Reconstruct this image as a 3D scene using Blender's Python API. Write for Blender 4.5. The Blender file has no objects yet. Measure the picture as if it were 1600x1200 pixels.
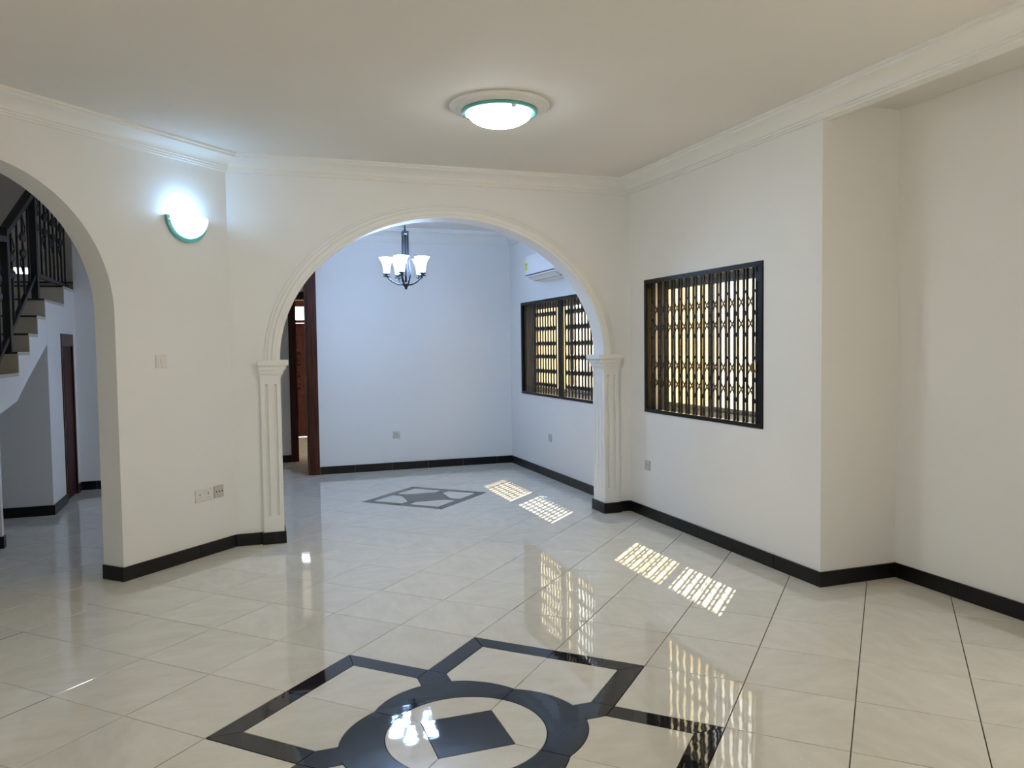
import bpy, bmesh, math, random
from mathutils import Vector, Matrix

random.seed(7)
T = 0.45                      # one floor tile in metres; plan coordinates below are in tiles
S2 = math.sqrt(2.0)
scene = bpy.context.scene
COL = scene.collection

# ------------------------------------------------------------------ camera
cam_data = bpy.data.cameras.new('camera')
cam = bpy.data.objects.new('camera', cam_data)
COL.objects.link(cam)
cam_data.sensor_width = 36.0
cam_data.lens = 1229.36 / 1600.0 * 36.0
cam_data.clip_start = 0.05
cam_data.clip_end = 200
r_ = Vector((0.94306339, -0.33236262, -0.0129048))
u_ = Vector((0.02805063, 0.04081253, 0.998773))
f_ = Vector((0.33142813, 0.94226823, -0.04781179))
CAM = Vector((1.74621723, -8.50688226, 3.31519301))
cam.matrix_world = Matrix(((r_.x, u_.x, -f_.x, CAM.x * T), (r_.y, u_.y, -f_.y, CAM.y * T),
                           (r_.z, u_.z, -f_.z, CAM.z * T), (0, 0, 0, 1)))
scene.camera = cam

# ------------------------------------------------------------------ sky, sun, exposure
SKY = 4.0
SUN = 19.0
world = bpy.data.worlds.new('hazy_sky')
scene.world = world
world.use_nodes = True
bg = world.node_tree.nodes['Background']
bg.inputs[0].default_value = (0.99, 0.995, 1.0, 1)
bg.inputs[1].default_value = SKY
sun_data = bpy.data.lights.new('sun', 'SUN')
sun_data.energy = SUN
sun_data.angle = math.radians(0.4)
sun_data.color = (1.0, 0.88, 0.70)
sun = bpy.data.objects.new('sun', sun_data)
COL.objects.link(sun)
sun.rotation_euler = Vector((-1, -1, -1.85)).to_track_quat('-Z', 'Y').to_euler()
sun.location = (12, 12, 20)
scene.view_settings.view_transform = 'Standard'
scene.view_settings.look = 'None'
scene.view_settings.exposure = 0.22
scene.view_settings.gamma = 1.0
scene.view_settings.use_curve_mapping = False
scene.cycles.use_denoising = True
scene.cycles.max_bounces = 10
scene.cycles.diffuse_bounces = 6
scene.cycles.glossy_bounces = 4
scene.cycles.transparent_max_bounces = 16
scene.cycles.sample_clamp_indirect = 8.0


def portal(loc, size, direction):
    """daylight sampling guide in a window opening (gives off no light of its own)"""
    d = bpy.data.lights.new('window_portal', 'AREA')
    d.shape = 'RECTANGLE'
    d.size, d.size_y = size[0] * T, size[1] * T
    d.cycles.is_portal = True
    o = bpy.data.objects.new('window_portal', d)
    COL.objects.link(o)
    o.location = Vector(loc) * T
    o.rotation_euler = Vector(direction).to_track_quat('-Z', 'Z').to_euler()


# ------------------------------------------------------------------ materials
MATS = {}


def new_mat(name):
    m = bpy.data.materials.new(name)
    m.use_nodes = True
    nt = m.node_tree
    return m, nt, nt.nodes['Principled BSDF']


def mat(name, col, rough=0.5, metal=0.0, spec=0.5, var=0.0, scale=6.0, bump=0.0, bscale=60.0, coat=0.0):
    if name in MATS:
        return MATS[name]
    m, nt, p = new_mat(name)
    p.inputs['Base Color'].default_value = (*col, 1)
    p.inputs['Roughness'].default_value = rough
    p.inputs['Metallic'].default_value = metal
    p.inputs['Specular IOR Level'].default_value = spec
    p.inputs['Coat Weight'].default_value = coat
    if var or bump:
        tc = nt.nodes.new('ShaderNodeTexCoord')
    if var:
        n = nt.nodes.new('ShaderNodeTexNoise')
        n.inputs['Scale'].default_value = scale
        n.inputs['Detail'].default_value = 5
        nt.links.new(tc.outputs['Object'], n.inputs['Vector'])
        r = nt.nodes.new('ShaderNodeValToRGB')
        r.color_ramp.elements[0].position = 0.3
        r.color_ramp.elements[1].position = 0.7
        r.color_ramp.elements[0].color = (*[c * (1 - var) for c in col], 1)
        r.color_ramp.elements[1].color = (*[min(1, c * (1 + var)) for c in col], 1)
        nt.links.new(n.outputs['Fac'], r.inputs['Fac'])
        nt.links.new(r.outputs['Color'], p.inputs['Base Color'])
    if bump:
        n2 = nt.nodes.new('ShaderNodeTexNoise')
        n2.inputs['Scale'].default_value = bscale
        n2.inputs['Detail'].default_value = 4
        nt.links.new(tc.outputs['Object'], n2.inputs['Vector'])
        b = nt.nodes.new('ShaderNodeBump')
        b.inputs['Strength'].default_value = bump
        b.inputs['Distance'].default_value = 0.002
        nt.links.new(n2.outputs['Fac'], b.inputs['Height'])
        nt.links.new(b.outputs['Normal'], p.inputs['Normal'])
    MATS[name] = m
    return m


def tile_mat(name, c0, c1, rough, ior=1.5, bump=0.03):
    """polished tile: per-tile tone, cloudy mottling and a slight waviness of the glaze"""
    m, nt, p = new_mat(name)
    L = nt.links
    oi = nt.nodes.new('ShaderNodeObjectInfo')
    tc = nt.nodes.new('ShaderNodeTexCoord')
    add = nt.nodes.new('ShaderNodeVectorMath'); add.operation = 'MULTIPLY_ADD'
    cmb = nt.nodes.new('ShaderNodeCombineXYZ')
    mul = nt.nodes.new('ShaderNodeMath'); mul.operation = 'MULTIPLY'; mul.inputs[1].default_value = 37.0
    L.new(oi.outputs['Random'], mul.inputs[0])
    for k in range(3):
        L.new(mul.outputs[0], cmb.inputs[k])
    add.inputs[1].default_value = (1, 2.2, 1)
    L.new(tc.outputs['Object'], add.inputs[0]); L.new(cmb.outputs[0], add.inputs[2])
    n = nt.nodes.new('ShaderNodeTexNoise')
    n.inputs['Scale'].default_value = 5.0; n.inputs['Detail'].default_value = 8; n.inputs['Roughness'].default_value = 0.65
    L.new(add.outputs[0], n.inputs['Vector'])
    ramp = nt.nodes.new('ShaderNodeValToRGB')
    ramp.color_ramp.elements[0].position = 0.32; ramp.color_ramp.elements[0].color = (*c0, 1)
    ramp.color_ramp.elements[1].position = 0.68; ramp.color_ramp.elements[1].color = (*c1, 1)
    L.new(n.outputs['Fac'], ramp.inputs['Fac'])
    hsv = nt.nodes.new('ShaderNodeHueSaturation')
    mr = nt.nodes.new('ShaderNodeMapRange')
    mr.inputs['To Min'].default_value = 0.965; mr.inputs['To Max'].default_value = 1.035
    L.new(oi.outputs['Random'], mr.inputs['Value']); L.new(mr.outputs[0], hsv.inputs['Value'])
    L.new(ramp.outputs['Color'], hsv.inputs['Color']); L.new(hsv.outputs['Color'], p.inputs['Base Color'])
    p.inputs['Roughness'].default_value = rough
    p.inputs['IOR'].default_value = ior
    nb = nt.nodes.new('ShaderNodeTexNoise')
    nb.inputs['Scale'].default_value = 7.0; nb.inputs['Detail'].default_value = 1.5
    L.new(add.outputs[0], nb.inputs['Vector'])
    b = nt.nodes.new('ShaderNodeBump'); b.inputs['Strength'].default_value = bump; b.inputs['Distance'].default_value = 0.01
    L.new(nb.outputs['Fac'], b.inputs['Height']); L.new(b.outputs['Normal'], p.inputs['Normal'])
    MATS[name] = m
    return m


def wood_mat(name, c0, c1, rough=0.35):
    m, nt, p = new_mat(name)
    L = nt.links
    tc = nt.nodes.new('ShaderNodeTexCoord')
    mp = nt.nodes.new('ShaderNodeMapping'); mp.inputs['Scale'].default_value = (24, 24, 1.3)
    n = nt.nodes.new('ShaderNodeTexNoise'); n.inputs['Scale'].default_value = 2.0; n.inputs['Detail'].default_value = 6
    r = nt.nodes.new('ShaderNodeValToRGB')
    r.color_ramp.elements[0].position = 0.3; r.color_ramp.elements[0].color = (*c0, 1)
    r.color_ramp.elements[1].position = 0.72; r.color_ramp.elements[1].color = (*c1, 1)
    L.new(tc.outputs['Object'], mp.inputs[0]); L.new(mp.outputs[0], n.inputs['Vector'])
    L.new(n.outputs['Fac'], r.inputs['Fac']); L.new(r.outputs['Color'], p.inputs['Base Color'])
    p.inputs['Roughness'].default_value = rough
    p.inputs['Specular IOR Level'].default_value = 0.22
    MATS[name] = m
    return m


def emit_mat(name, col, strength):
    m = bpy.data.materials.new(name)
    m.use_nodes = True
    nt = m.node_tree
    nt.nodes.remove(nt.nodes['Principled BSDF'])
    e = nt.nodes.new('ShaderNodeEmission')
    e.inputs[0].default_value = (*col, 1); e.inputs[1].default_value = strength
    nt.links.new(e.outputs[0], nt.nodes['Material Output'].inputs[0])
    MATS[name] = m
    return m


def glow_glass(name, col, strength, base):
    """lit frosted glass: diffusing body that also gives off the lamp's light"""
    m, nt, p = new_mat(name)
    p.inputs['Base Color'].default_value = (*base, 1)
    p.inputs['Roughness'].default_value = 0.25
    p.inputs['Emission Color'].default_value = (*col, 1)
    p.inputs['Emission Strength'].default_value = strength
    MATS[name] = m
    return m


def pane_mat(name, tint):
    m = bpy.data.materials.new(name)
    m.use_nodes = True
    nt = m.node_tree
    nt.nodes.remove(nt.nodes['Principled BSDF'])
    t = nt.nodes.new('ShaderNodeBsdfTransparent'); t.inputs[0].default_value = (*tint, 1)
    g = nt.nodes.new('ShaderNodeBsdfGlossy'); g.inputs['Roughness'].default_value = 0.02
    lw = nt.nodes.new('ShaderNodeLayerWeight'); lw.inputs[0].default_value = 0.5
    pw = nt.nodes.new('ShaderNodeMath'); pw.operation = 'POWER'; pw.inputs[1].default_value = 5.0
    fr = nt.nodes.new('ShaderNodeMath'); fr.operation = 'MULTIPLY_ADD'; fr.inputs[1].default_value = 0.6; fr.inputs[2].default_value = 0.02
    nt.links.new(lw.outputs['Facing'], pw.inputs[0]); nt.links.new(pw.outputs[0], fr.inputs[0])
    mx = nt.nodes.new('ShaderNodeMixShader')
    nt.links.new(fr.outputs[0], mx.inputs[0]); nt.links.new(t.outputs[0], mx.inputs[1]); nt.links.new(g.outputs[0], mx.inputs[2])
    nt.links.new(mx.outputs[0], nt.nodes['Material Output'].inputs[0])
    MATS[name] = m
    return m


M_WALL = mat('white_wall_paint', (0.80, 0.793, 0.78), 0.55, spec=0.3, var=0.015, scale=1.2, bump=0.12, bscale=45)
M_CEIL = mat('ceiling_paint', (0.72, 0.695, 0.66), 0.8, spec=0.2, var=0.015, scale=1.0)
M_TRIM = mat('white_trim_paint', (0.80, 0.79, 0.76), 0.45, spec=0.35, bump=0.05, bscale=30)
M_TILE = tile_mat('cream_polished_tile', (0.64, 0.61, 0.535), (0.73, 0.70, 0.625), 0.035, 1.55)
M_BLACKTILE = tile_mat('black_polished_tile', (0.012, 0.012, 0.014), (0.02, 0.02, 0.024), 0.035)
M_GREYTILE = tile_mat('charcoal_polished_tile', (0.035, 0.036, 0.038), (0.05, 0.05, 0.052), 0.05)
M_GROUT = mat('dark_grout', (0.05, 0.042, 0.03), 0.9)
M_SKIRT = mat('black_skirting_tile', (0.007, 0.006, 0.0055), 0.3, spec=0.3, var=0.2, scale=20)
M_MORTAR = mat('skirting_mortar', (0.16, 0.15, 0.14), 0.9)
M_BLACK = mat('black_painted_steel', (0.007, 0.006, 0.006), 0.45, spec=0.28, bump=0.1, bscale=80)
M_RAILBLK = mat('black_wrought_iron', (0.010, 0.010, 0.012), 0.4)
M_ALU = mat('grey_aluminium', (0.22, 0.215, 0.205), 0.4, metal=0.3)
M_MAHOG = wood_mat('mahogany', (0.030, 0.007, 0.004), (0.095, 0.024, 0.010))
M_DARKWOOD = wood_mat('dark_wood', (0.03, 0.008, 0.006), (0.075, 0.02, 0.014), 0.55)
M_PLASTIC = mat('white_plastic', (0.74, 0.71, 0.68), 0.35)
M_GREYPLASTIC = mat('grey_plastic', (0.52, 0.50, 0.47), 0.35)
M_HOLE = mat('dark_hole', (0.01, 0.01, 0.01), 0.7)
M_ACWHITE = mat('ac_white_plastic', (0.82, 0.82, 0.82), 0.3)
M_YELLOW = mat('yellow_sticker', (0.75, 0.72, 0.05), 0.5)
M_STEPTILE = mat('cream_step_tile', (0.52, 0.47, 0.38), 0.25, var=0.05, scale=8)
M_STEPEDGE = mat('black_step_nosing', (0.012, 0.012, 0.012), 0.3)
M_EXT = mat('cream_exterior_render', (0.87, 0.76, 0.58), 0.9, var=0.05, scale=2)
M_GROUND = mat('pale_paving', (0.50, 0.485, 0.46), 0.9, var=0.1, scale=3)
M_CHROME = mat('chrome', (0.7, 0.72, 0.72), 0.12, metal=1.0)
M_BRASS = mat('old_brass_lock', (0.18, 0.12, 0.05), 0.4, metal=0.8)
M_TEAL = mat('teal_tinted_glass', (0.10, 0.42, 0.42), 0.08, spec=0.7)
M_GLASS = pane_mat('clear_window_glass', (0.93, 0.93, 0.90))
M_GLASS_T = pane_mat('tinted_window_glass', (0.94, 0.86, 0.68))
M_GLASS_F = pane_mat('frosted_transom_glass', (0.9, 0.95, 1.0))

# ------------------------------------------------------------------ mesh helpers (plan units: tiles)


def link(name, me, m, parent=None):
    o = bpy.data.objects.new(name, me)
    COL.objects.link(o)
    if m is not None and not me.materials:
        me.materials.append(m)
    if parent is not None:
        o.parent = parent
    return o


def from_py(name, verts, faces, m, parent=None, smooth=False, origin=None):
    me = bpy.data.meshes.new(name)
    og = Vector(origin) if origin is not None else Vector((0, 0, 0))
    me.from_pydata([tuple((Vector(v) - og) * T) for v in verts], [], faces)
    bm = bmesh.new(); bm.from_mesh(me)
    bmesh.ops.recalc_face_normals(bm, faces=bm.faces)
    bm.to_mesh(me); bm.free()
    if smooth:
        for p in me.polygons:
            p.use_smooth = True
    o = link(name, me, m, parent)
    if origin is not None:
        o.location = og * T
    return o


def boxes(name, lst, m, parent=None, bevel=0.0, origin=None):
    """several boxes ((x0,y0,z0),(x1,y1,z1)) of one piece"""
    bm = bmesh.new()
    og = Vector(origin) if origin is not None else Vector((0, 0, 0))
    for (a, b) in lst:
        lo = Vector([min(a[i], b[i]) for i in range(3)]) - og
        hi = Vector([max(a[i], b[i]) for i in range(3)]) - og
        vs = [bm.verts.new(Vector((x, y, z)) * T) for x in (lo.x, hi.x) for y in (lo.y, hi.y) for z in (lo.z, hi.z)]
        for f in ((0, 1, 3, 2), (4, 6, 7, 5), (0, 4, 5, 1), (2, 3, 7, 6), (0, 2, 6, 4), (1, 5, 7, 3)):
            bm.faces.new([vs[i] for i in f])
    bmesh.ops.recalc_face_normals(bm, faces=bm.faces)
    if bevel:
        bmesh.ops.bevel(bm, geom=list(bm.edges), offset=bevel * T, segments=2, affect='EDGES', clamp_overlap=True)
    me = bpy.data.meshes.new(name)
    bm.to_mesh(me); bm.free()
    o = link(name, me, m, parent)
    if origin is not None:
        o.location = og * T
    return o


def box(name, a, b, m, parent=None, bevel=0.0, origin=None):
    return boxes(name, [(a, b)], m, parent, bevel, origin)


def prism(name, poly, z0, z1, m, parent=None, origin=None):
    n = len(poly)
    v = [(x, y, z0) for x, y in poly] + [(x, y, z1) for x, y in poly]
    f = [tuple(range(n))[::-1], tuple(range(n, 2 * n))] + [(i, (i + 1) % n, n + (i + 1) % n, n + i) for i in range(n)]
    return from_py(name, v, f, m, parent, origin=origin)


def lathe(name, prof, center, m, parent=None, seg=32, smooth=True, a0=0.0, a1=2 * math.pi, axis='Z', origin=None):
    """prof: (radius, height) list, turned about a vertical axis through center"""
    full = abs((a1 - a0) - 2 * math.pi) < 1e-6
    ns = seg if full else seg + 1
    v, f = [], []
    for (r, h) in prof:
        for k in range(ns):
            a = a0 + (a1 - a0) * k / seg
            v.append((center[0] + r * math.cos(a), center[1] + r * math.sin(a), center[2] + h))
    for i in range(len(prof) - 1):
        for k in range(seg):
            k2 = (k + 1) % ns
            f.append((i * ns + k, i * ns + k2, (i + 1) * ns + k2, (i + 1) * ns + k))
    return from_py(name, v, f, m, parent, smooth, origin)


def tube(name, pts, rad, m, parent=None, seg=8, smooth=True, origin=None, cap=True):
    pts = [Vector(p) for p in pts]
    rads = rad if isinstance(rad, (list, tuple)) else [rad] * len(pts)
    v, f = [], []
    t0 = (pts[1] - pts[0]).normalized()
    up = Vector((0, 0, 1)) if abs(t0.z) < 0.9 else Vector((1, 0, 0))
    for i, p in enumerate(pts):
        t = ((pts[i + 1] if i + 1 < len(pts) else p) - (pts[i - 1] if i else p)).normalized()
        n = t.cross(up).normalized()
        b = n.cross(t)
        for k in range(seg):
            a = 2 * math.pi * k / seg
            v.append(p + (n * math.cos(a) + b * math.sin(a)) * rads[i])
    for i in range(len(pts) - 1):
        for k in range(seg):
            f.append((i * seg + k, i * seg + (k + 1) % seg, (i + 1) * seg + (k + 1) % seg, (i + 1) * seg + k))
    if cap:
        f.append(tuple(range(seg)))
        f.append(tuple((len(pts) - 1) * seg + k for k in range(seg)))
    return from_py(name, v, f, m, parent, smooth, origin)


def empty(name, loc, parent=None):
    o = bpy.data.objects.new(name, None)
    COL.objects.link(o)
    o.location = Vector(loc) * T
    o.empty_display_size = 0.1
    if parent is not None:
        o.parent = parent
    return o


def adopt(child, parent):
    """parent without moving (parents here are never rotated)"""
    child.parent = parent
    child.location = child.location - parent.location
    return child


def tag(o, label, cat, group=None):
    o['label'] = label
    o['category'] = cat
    if group:
        o['group'] = group
    return o


def struct(o, label=None):
    o['kind'] = 'structure'
    if label:
        o['label'] = label
    return o


def mirrored_copy(o, parent, loc=None):
    c = o.copy()
    COL.objects.link(c)
    c.parent = parent
    if loc is not None:
        c.location = loc
    return c


# ------------------------------------------------------------------ plan numbers
ZC = 6.49            # ceiling
ZB = 6.25            # underside of cornice
XR = 9.159           # right wall
YA = 5.462           # arch wall, room side
YA2 = YA + 0.42
YJ = 0.06            # jog
XR2 = 10.46          # right wall of the recess
CD = -3.777          # diagonal wall: x - y = CD
YB = 12.63           # back wall
XL = -4.6
Y0 = -11.6
XS = -1.82           # stair string / understair wall
WT = 0.45            # wall thickness
XC = YA + CD         # corner of the diagonal and arch walls
HT = 13.0            # top of the stair hall
ZG = -0.9            # ground outside


def wall_x(name, x0, x1, y0, y1, z0, z1, openings, m=M_WALL, label=None):
    """wall lying along y; openings (ya, yb, za, zb)"""
    ys = sorted(set([y0, y1] + [v for o in openings for v in o[:2]]))
    lst = []
    for a, b in zip(ys, ys[1:]):
        cuts = sorted([(o[2], o[3]) for o in openings if o[0] <= a + 1e-6 and o[1] >= b - 1e-6])
        z = z0
        for (c, d) in cuts:
            if c > z:
                lst.append(((x0, a, z), (x1, b, c)))
            z = d
        if z < z1:
            lst.append(((x0, a, z), (x1, b, z1)))
    return struct(boxes(name, lst, m), label)


def wall_y(name, y0, y1, x0, x1, z0, z1, openings, m=M_WALL, label=None):
    xs = sorted(set([x0, x1] + [v for o in openings for v in o[:2]]))
    lst = []
    for a, b in zip(xs, xs[1:]):
        cuts = sorted([(o[2], o[3]) for o in openings if o[0] <= a + 1e-6 and o[1] >= b - 1e-6])
        z = z0
        for (c, d) in cuts:
            if c > z:
                lst.append(((a, y0, z), (b, y1, c)))
            z = d
        if z < z1:
            lst.append(((a, y0, z), (b, y1, z1)))
    return struct(boxes(name, lst, m), label)


# ------------------------------------------------------------------ floor
def ab2w(a, b):
    return ((a + b) / S2, (b - a) / S2)


floor = struct(boxes('floor', [((-7, -12, -0.35), (11, 23, -0.012))], M_GROUT),
               'cream polished tiles laid diagonally with black inlays')
GAP = 0.0044          # half a joint, in tiles
TH = 0.022


def tile_mesh():
    me = bpy.data.meshes.new('tile')
    h = (0.5 - GAP)
    c = 0.003
    v = []
    for (hh, z) in ((h, -TH), (h, -c), (h - c, 0.0)):
        for sx, sy in ((-1, -1), (1, -1), (1, 1), (-1, 1)):
            x, y = sx * hh, sy * hh
            wx, wy = ab2w(x, y)
            v.append((wx * T, wy * T, z * T))
    f = [(8, 9, 10, 11)]
    for l in (0, 4):
        for k in range(4):
            f.append((l + k, l + (k + 1) % 4, l + 4 + (k + 1) % 4, l + 4 + k))
    me.from_pydata(v, [], f)
    me.materials.append(M_TILE)
    return me


TM = tile_mesh()
MED1 = {(a, b) for a in range(2, 6) for b in range(-1, 3)} - {(2, -1), (5, -1), (2, 2), (5, 2)}
MED2 = {(a, b) for a in (-3, -2) for b in (9, 10)}


def in_view(x, y):
    d = Vector((x, y, 0)) - CAM
    zc = d.dot(f_)
    if zc < 1.0:
        return False
    px = 800 + 1229.36 * d.dot(r_) / zc
    py = 600 - 1229.36 * d.dot(u_) / zc
    return -40 < px < 1640 and py < 1290


def in_rooms(x, y):
    if y < YA2:
        if y > YJ and x > XR + 0.45: return False
        if x > XR2 + 0.45: return False
        return True
    if y < YB + 0.3:
        return XS - 1.0 < x < XR + 0.45
    if y < 22:
        return 1.5 < x < 6.0
    return False


cells, rest = [], []
for a in range(-22, 22):
    for b in range(-22, 30):
        if (a, b) in MED1 or (a, b) in MED2:
            continue
        x, y = ab2w(a + 0.5, b + 0.5)
        if not (-6.4 < x < 10.7 and -11.5 < y < 22.4):
            continue
        if in_view(x, y) and in_rooms(x, y):
            cells.append(((Vector((x, y, 0)) - CAM).length, x, y))
        else:
            rest.append((x, y))
cells.sort()
for (d, x, y) in cells[:300]:
    o = bpy.data.objects.new('tile', TM)
    COL.objects.link(o)
    o.parent = floor
    o.location = (x * T, y * T, random.uniform(-0.0003, 0.0))
    o.rotation_euler = (random.gauss(0, 0.0011), random.gauss(0, 0.0011), random.choice((0, 1, 2, 3)) * math.pi / 2)
rest += [(x, y) for (d, x, y) in cells[300:]]
h = 0.5 - GAP
v, f = [], []
for (x, y) in rest:
    k = len(v)
    for sx, sy in ((-1, -1), (1, -1), (1, 1), (-1, 1)):
        wx, wy = ab2w(sx * h, sy * h)
        v.append((x + wx, y + wy, 0.0))
    f.append((k, k + 1, k + 2, k + 3))
rt = from_py('tile_field', v, f, M_TILE, floor)
rt['kind'] = 'stuff'


def inset_poly(p, g):
    """move every edge of a counter-clockwise polygon inwards by g"""
    n = len(p)
    area = sum(p[i][0] * p[(i + 1) % n][1] - p[(i + 1) % n][0] * p[i][1] for i in range(n))
    if area < 0:
        p = p[::-1]
    out = []
    for i in range(n):
        a, b, c = Vector(p[i - 1]), Vector(p[i]), Vector(p[(i + 1) % n])
        d1, d2 = (b - a).normalized(), (c - b).normalized()
        n1, n2 = Vector((-d1.y, d1.x)), Vector((-d2.y, d2.x))
        den = 1 + n1.dot(n2)
        m_ = (n1 + n2) / max(den, 0.3)
        out.append(tuple(b + m_ * g))
    return out


def inlay(poly, ca, cb, m, k=0):
    """one cut piece of a floor inlay; poly in tile axes about (ca, cb), turned k quarter turns"""
    q = poly
    for _ in range(k):
        q = [(-y, x) for x, y in q]
    q = inset_poly(q, GAP)
    w = [ab2w(ca + x, cb + y) for x, y in q]
    cx = sum(p[0] for p in w) / len(w); cy = sum(p[1] for p in w) / len(w)
    n = len(w)
    v = [(x, y, -TH) for x, y in w] + [(x, y, 0) for x, y in w]
    f = [tuple(range(n, 2 * n))] + [(i, (i + 1) % n, n + (i + 1) % n, n + i) for i in range(n)]
    o = from_py('inlay_tile', v, f, m, floor, origin=(cx, cy, 0))
    o.rotation_euler = (random.gauss(0, 0.0006), random.gauss(0, 0.0006), 0)


def ring_out(t):
    return 0.955 + 0.125 * abs(math.sin(2 * t))


W1 = 0.22
ci, cj = 4, 1
tan_e = 0.150            # half width of the diagonal connectors
# angle at which the connector edge meets the lobed ring (quadrant s<0, t>0 mirrored to 0..pi/2 below)
te = math.pi / 4 - math.asin(tan_e / 1.075)
RI = 0.695
DS = 0.465
pe = (ring_out(te) * math.cos(te), ring_out(te) * math.sin(te))
for k in range(4):
    # first quadrant: s > 0, t > 0 ; arm of the plus along +s and along +t
    arc = [(ring_out(te * i / 8) * math.cos(te * i / 8), ring_out(te * i / 8) * math.sin(te * i / 8)) for i in range(9)]
    a1 = 1 - W1
    light = [(2 - W1, 0), (2 - W1, a1), (a1 + 0.212, a1), pe] + arc[:-1][::-1]
    inlay(light, ci, cj, M_TILE, k)
    inlay([(y, x) for x, y in light], ci, cj, M_TILE, k)
    # black border: outer upright, its return, the connector and a quarter of the ring
    for fl in (False, True):
        up = [(2 - W1, 0), (2, 0), (2, 1), (2 - W1, a1)]
        ret = [(2 - W1, a1), (2, 1), (1, 1), (a1 + 0.212, a1)]
        for q in (up, ret):
            inlay([(y, x) for x, y in q] if fl else q, ci, cj, M_BLACKTILE, k)
    conn = [(a1 + 0.212, a1), (1, 1), (a1, a1 + 0.212), (pe[1], pe[0]), pe]
    inlay(conn, ci, cj, M_BLACKTILE, k)
    full = [(ring_out(math.pi / 2 * i / 24) * math.cos(math.pi / 2 * i / 24),
             ring_out(math.pi / 2 * i / 24) * math.sin(math.pi / 2 * i / 24)) for i in range(25)]
    inn = [(RI * math.cos(math.pi / 2 * i / 24), RI * math.sin(math.pi / 2 * i / 24)) for i in range(25)]
    inlay(full + inn[::-1], ci, cj, M_BLACKTILE, k)
    inlay(inn + [(0, DS), (DS, 0)], ci, cj, M_TILE, k)
inlay([(DS, 0), (0, DS), (-DS, 0), (0, -DS)], ci, cj, M_BLACKTILE)
# smaller square inlay in the second room
B2, A2, CH = 0.19, 0.10, 0.46
for k in range(4):
    lo, hi = A2, 1 - B2
    pent = [(hi, lo + 0.0), (hi, hi), (lo, hi), (lo, lo + CH), (lo + CH, lo)]
    inlay(pent, -2, 10, M_TILE, k)
    inlay([(hi, -hi), (1, -1), (1, 1), (hi, hi)], -2, 10, M_GREYTILE, k)
    inlay([(lo, 0 - lo), (hi, -lo), (hi, lo), (lo + CH, lo), (lo + CH - 0.001, -lo)][:1] + [(lo + CH, -lo), (hi, -lo), (hi, lo), (lo + CH, lo)][0:4]
          if False else [(lo + CH, -lo), (hi, -lo), (hi, lo), (lo + CH, lo)], -2, 10, M_GREYTILE, k)
oc = []
for k in range(4):
    for (x, y) in ((lo + CH, -lo), (lo + CH, lo)):
        q = (x, y)
        for _ in range(k):
            q = (-q[1], q[0])
        oc.append(q)
inlay(oc, -2, 10, M_GREYTILE)

# ------------------------------------------------------------------ walls
W1O = (1.29, 4.865, 2.035, 4.535)       # window beside the recess
W2O = (6.80, 11.72, 2.035, 4.485)       # window of the second room
wall_x('wall_right', XR, XR + WT, YJ, YB + 0.4, ZG, ZC + 0.4, [W1O, W2O], label='white plastered wall with two barred windows')
wall_y('wall_jog', YJ, YJ + WT, XR + WT, XR2 + WT, ZG, ZC + 0.4, [])
RO = (-9.6, -4.0, 0.8, 4.8)  # opening added behind the camera to throw daylight on the diagonal wall
wall_x('wall_recess', XR2, XR2 + WT, Y0, YJ + 0.01, ZG, ZC + 0.4, [RO])
LO1, LO2 = (-10.4, -6.6, 1.0, 4.6), (-5.4, -1.6, 1.0, 4.6)  # two unseen openings added to bring daylight in from the left
wall_x('wall_left', XL - WT, XL, Y0, -0.6, ZG, ZC + 0.4, [LO1, LO2])
wall_y('wall_behind', Y0 - WT, Y0, XL - WT, XR2 + WT, ZG, ZC + 0.4, [])


def arch_wall(name, P, s0, s1, o0, o1, zs, ztop, rise, thick, m, n=48):
    """wall in (s, z) with one arched opening from s=o0 to o1, springing at zs; P(s, z, depth) -> world"""
    v, f = [], []

    def quad(a, b, c, d):
        k = len(v)
        v.extend([a, b, c, d]); f.append((k, k + 1, k + 2, k + 3))
    for d in (0, thick):
        quad(P(s0, 0, d), P(o0, 0, d), P(o0, ztop, d), P(s0, ztop, d))
        quad(P(o1, 0, d), P(s1, 0, d), P(s1, ztop, d), P(o1, ztop, d))
    c, hw = (o0 + o1) / 2, (o1 - o0) / 2
    pts = [(c - hw * math.cos(math.pi * i / n), zs + rise * math.sin(math.pi * i / n)) for i in range(n + 1)]
    for (a, b) in zip(pts, pts[1:]):
        for d in (0, thick):
            quad(P(a[0], a[1], d), P(b[0], b[1], d), P(b[0], ztop, d), P(a[0], ztop, d))
        quad(P(a[0], a[1], 0), P(b[0], b[1], 0), P(b[0], b[1], thick), P(a[0], a[1], thick))
    for s in (o0, o1):
        quad(P(s, 0, 0), P(s, zs, 0), P(s, zs, thick), P(s, 0, thick))
    for s in (s0, s1):
        quad(P(s, 0, 0), P(s, ztop, 0), P(s, ztop, thick), P(s, 0, thick))
    quad(P(s0, ztop, 0), P(s1, ztop, 0), P(s1, ztop, thick), P(s0, ztop, thick))
    me = bpy.data.meshes.new(name)
    me.from_pydata([tuple(Vector(p) * T) for p in v], [], f)
    bm = bmesh.new(); bm.from_mesh(me)
    bmesh.ops.remove_doubles(bm, verts=bm.verts, dist=0.0004)
    bmesh.ops.recalc_face_normals(bm, faces=bm.faces)
    bm.to_mesh(me); bm.free()
    return struct(link(name, me, m))


AX0, AX1 = 2.47, 8.56          # main arch opening
ZSP = 3.12                     # springing
RISE = 5.655 - ZSP
arch_wall('wall_arch', lambda s, z, d: (s, YA + d, z), XC, XR, AX0, AX1, ZSP, ZC + 0.3, RISE, 0.42, M_WALL)
SX, SY = 0.155, 0.155 - CD     # edge of the pier of the diagonal wall


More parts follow.
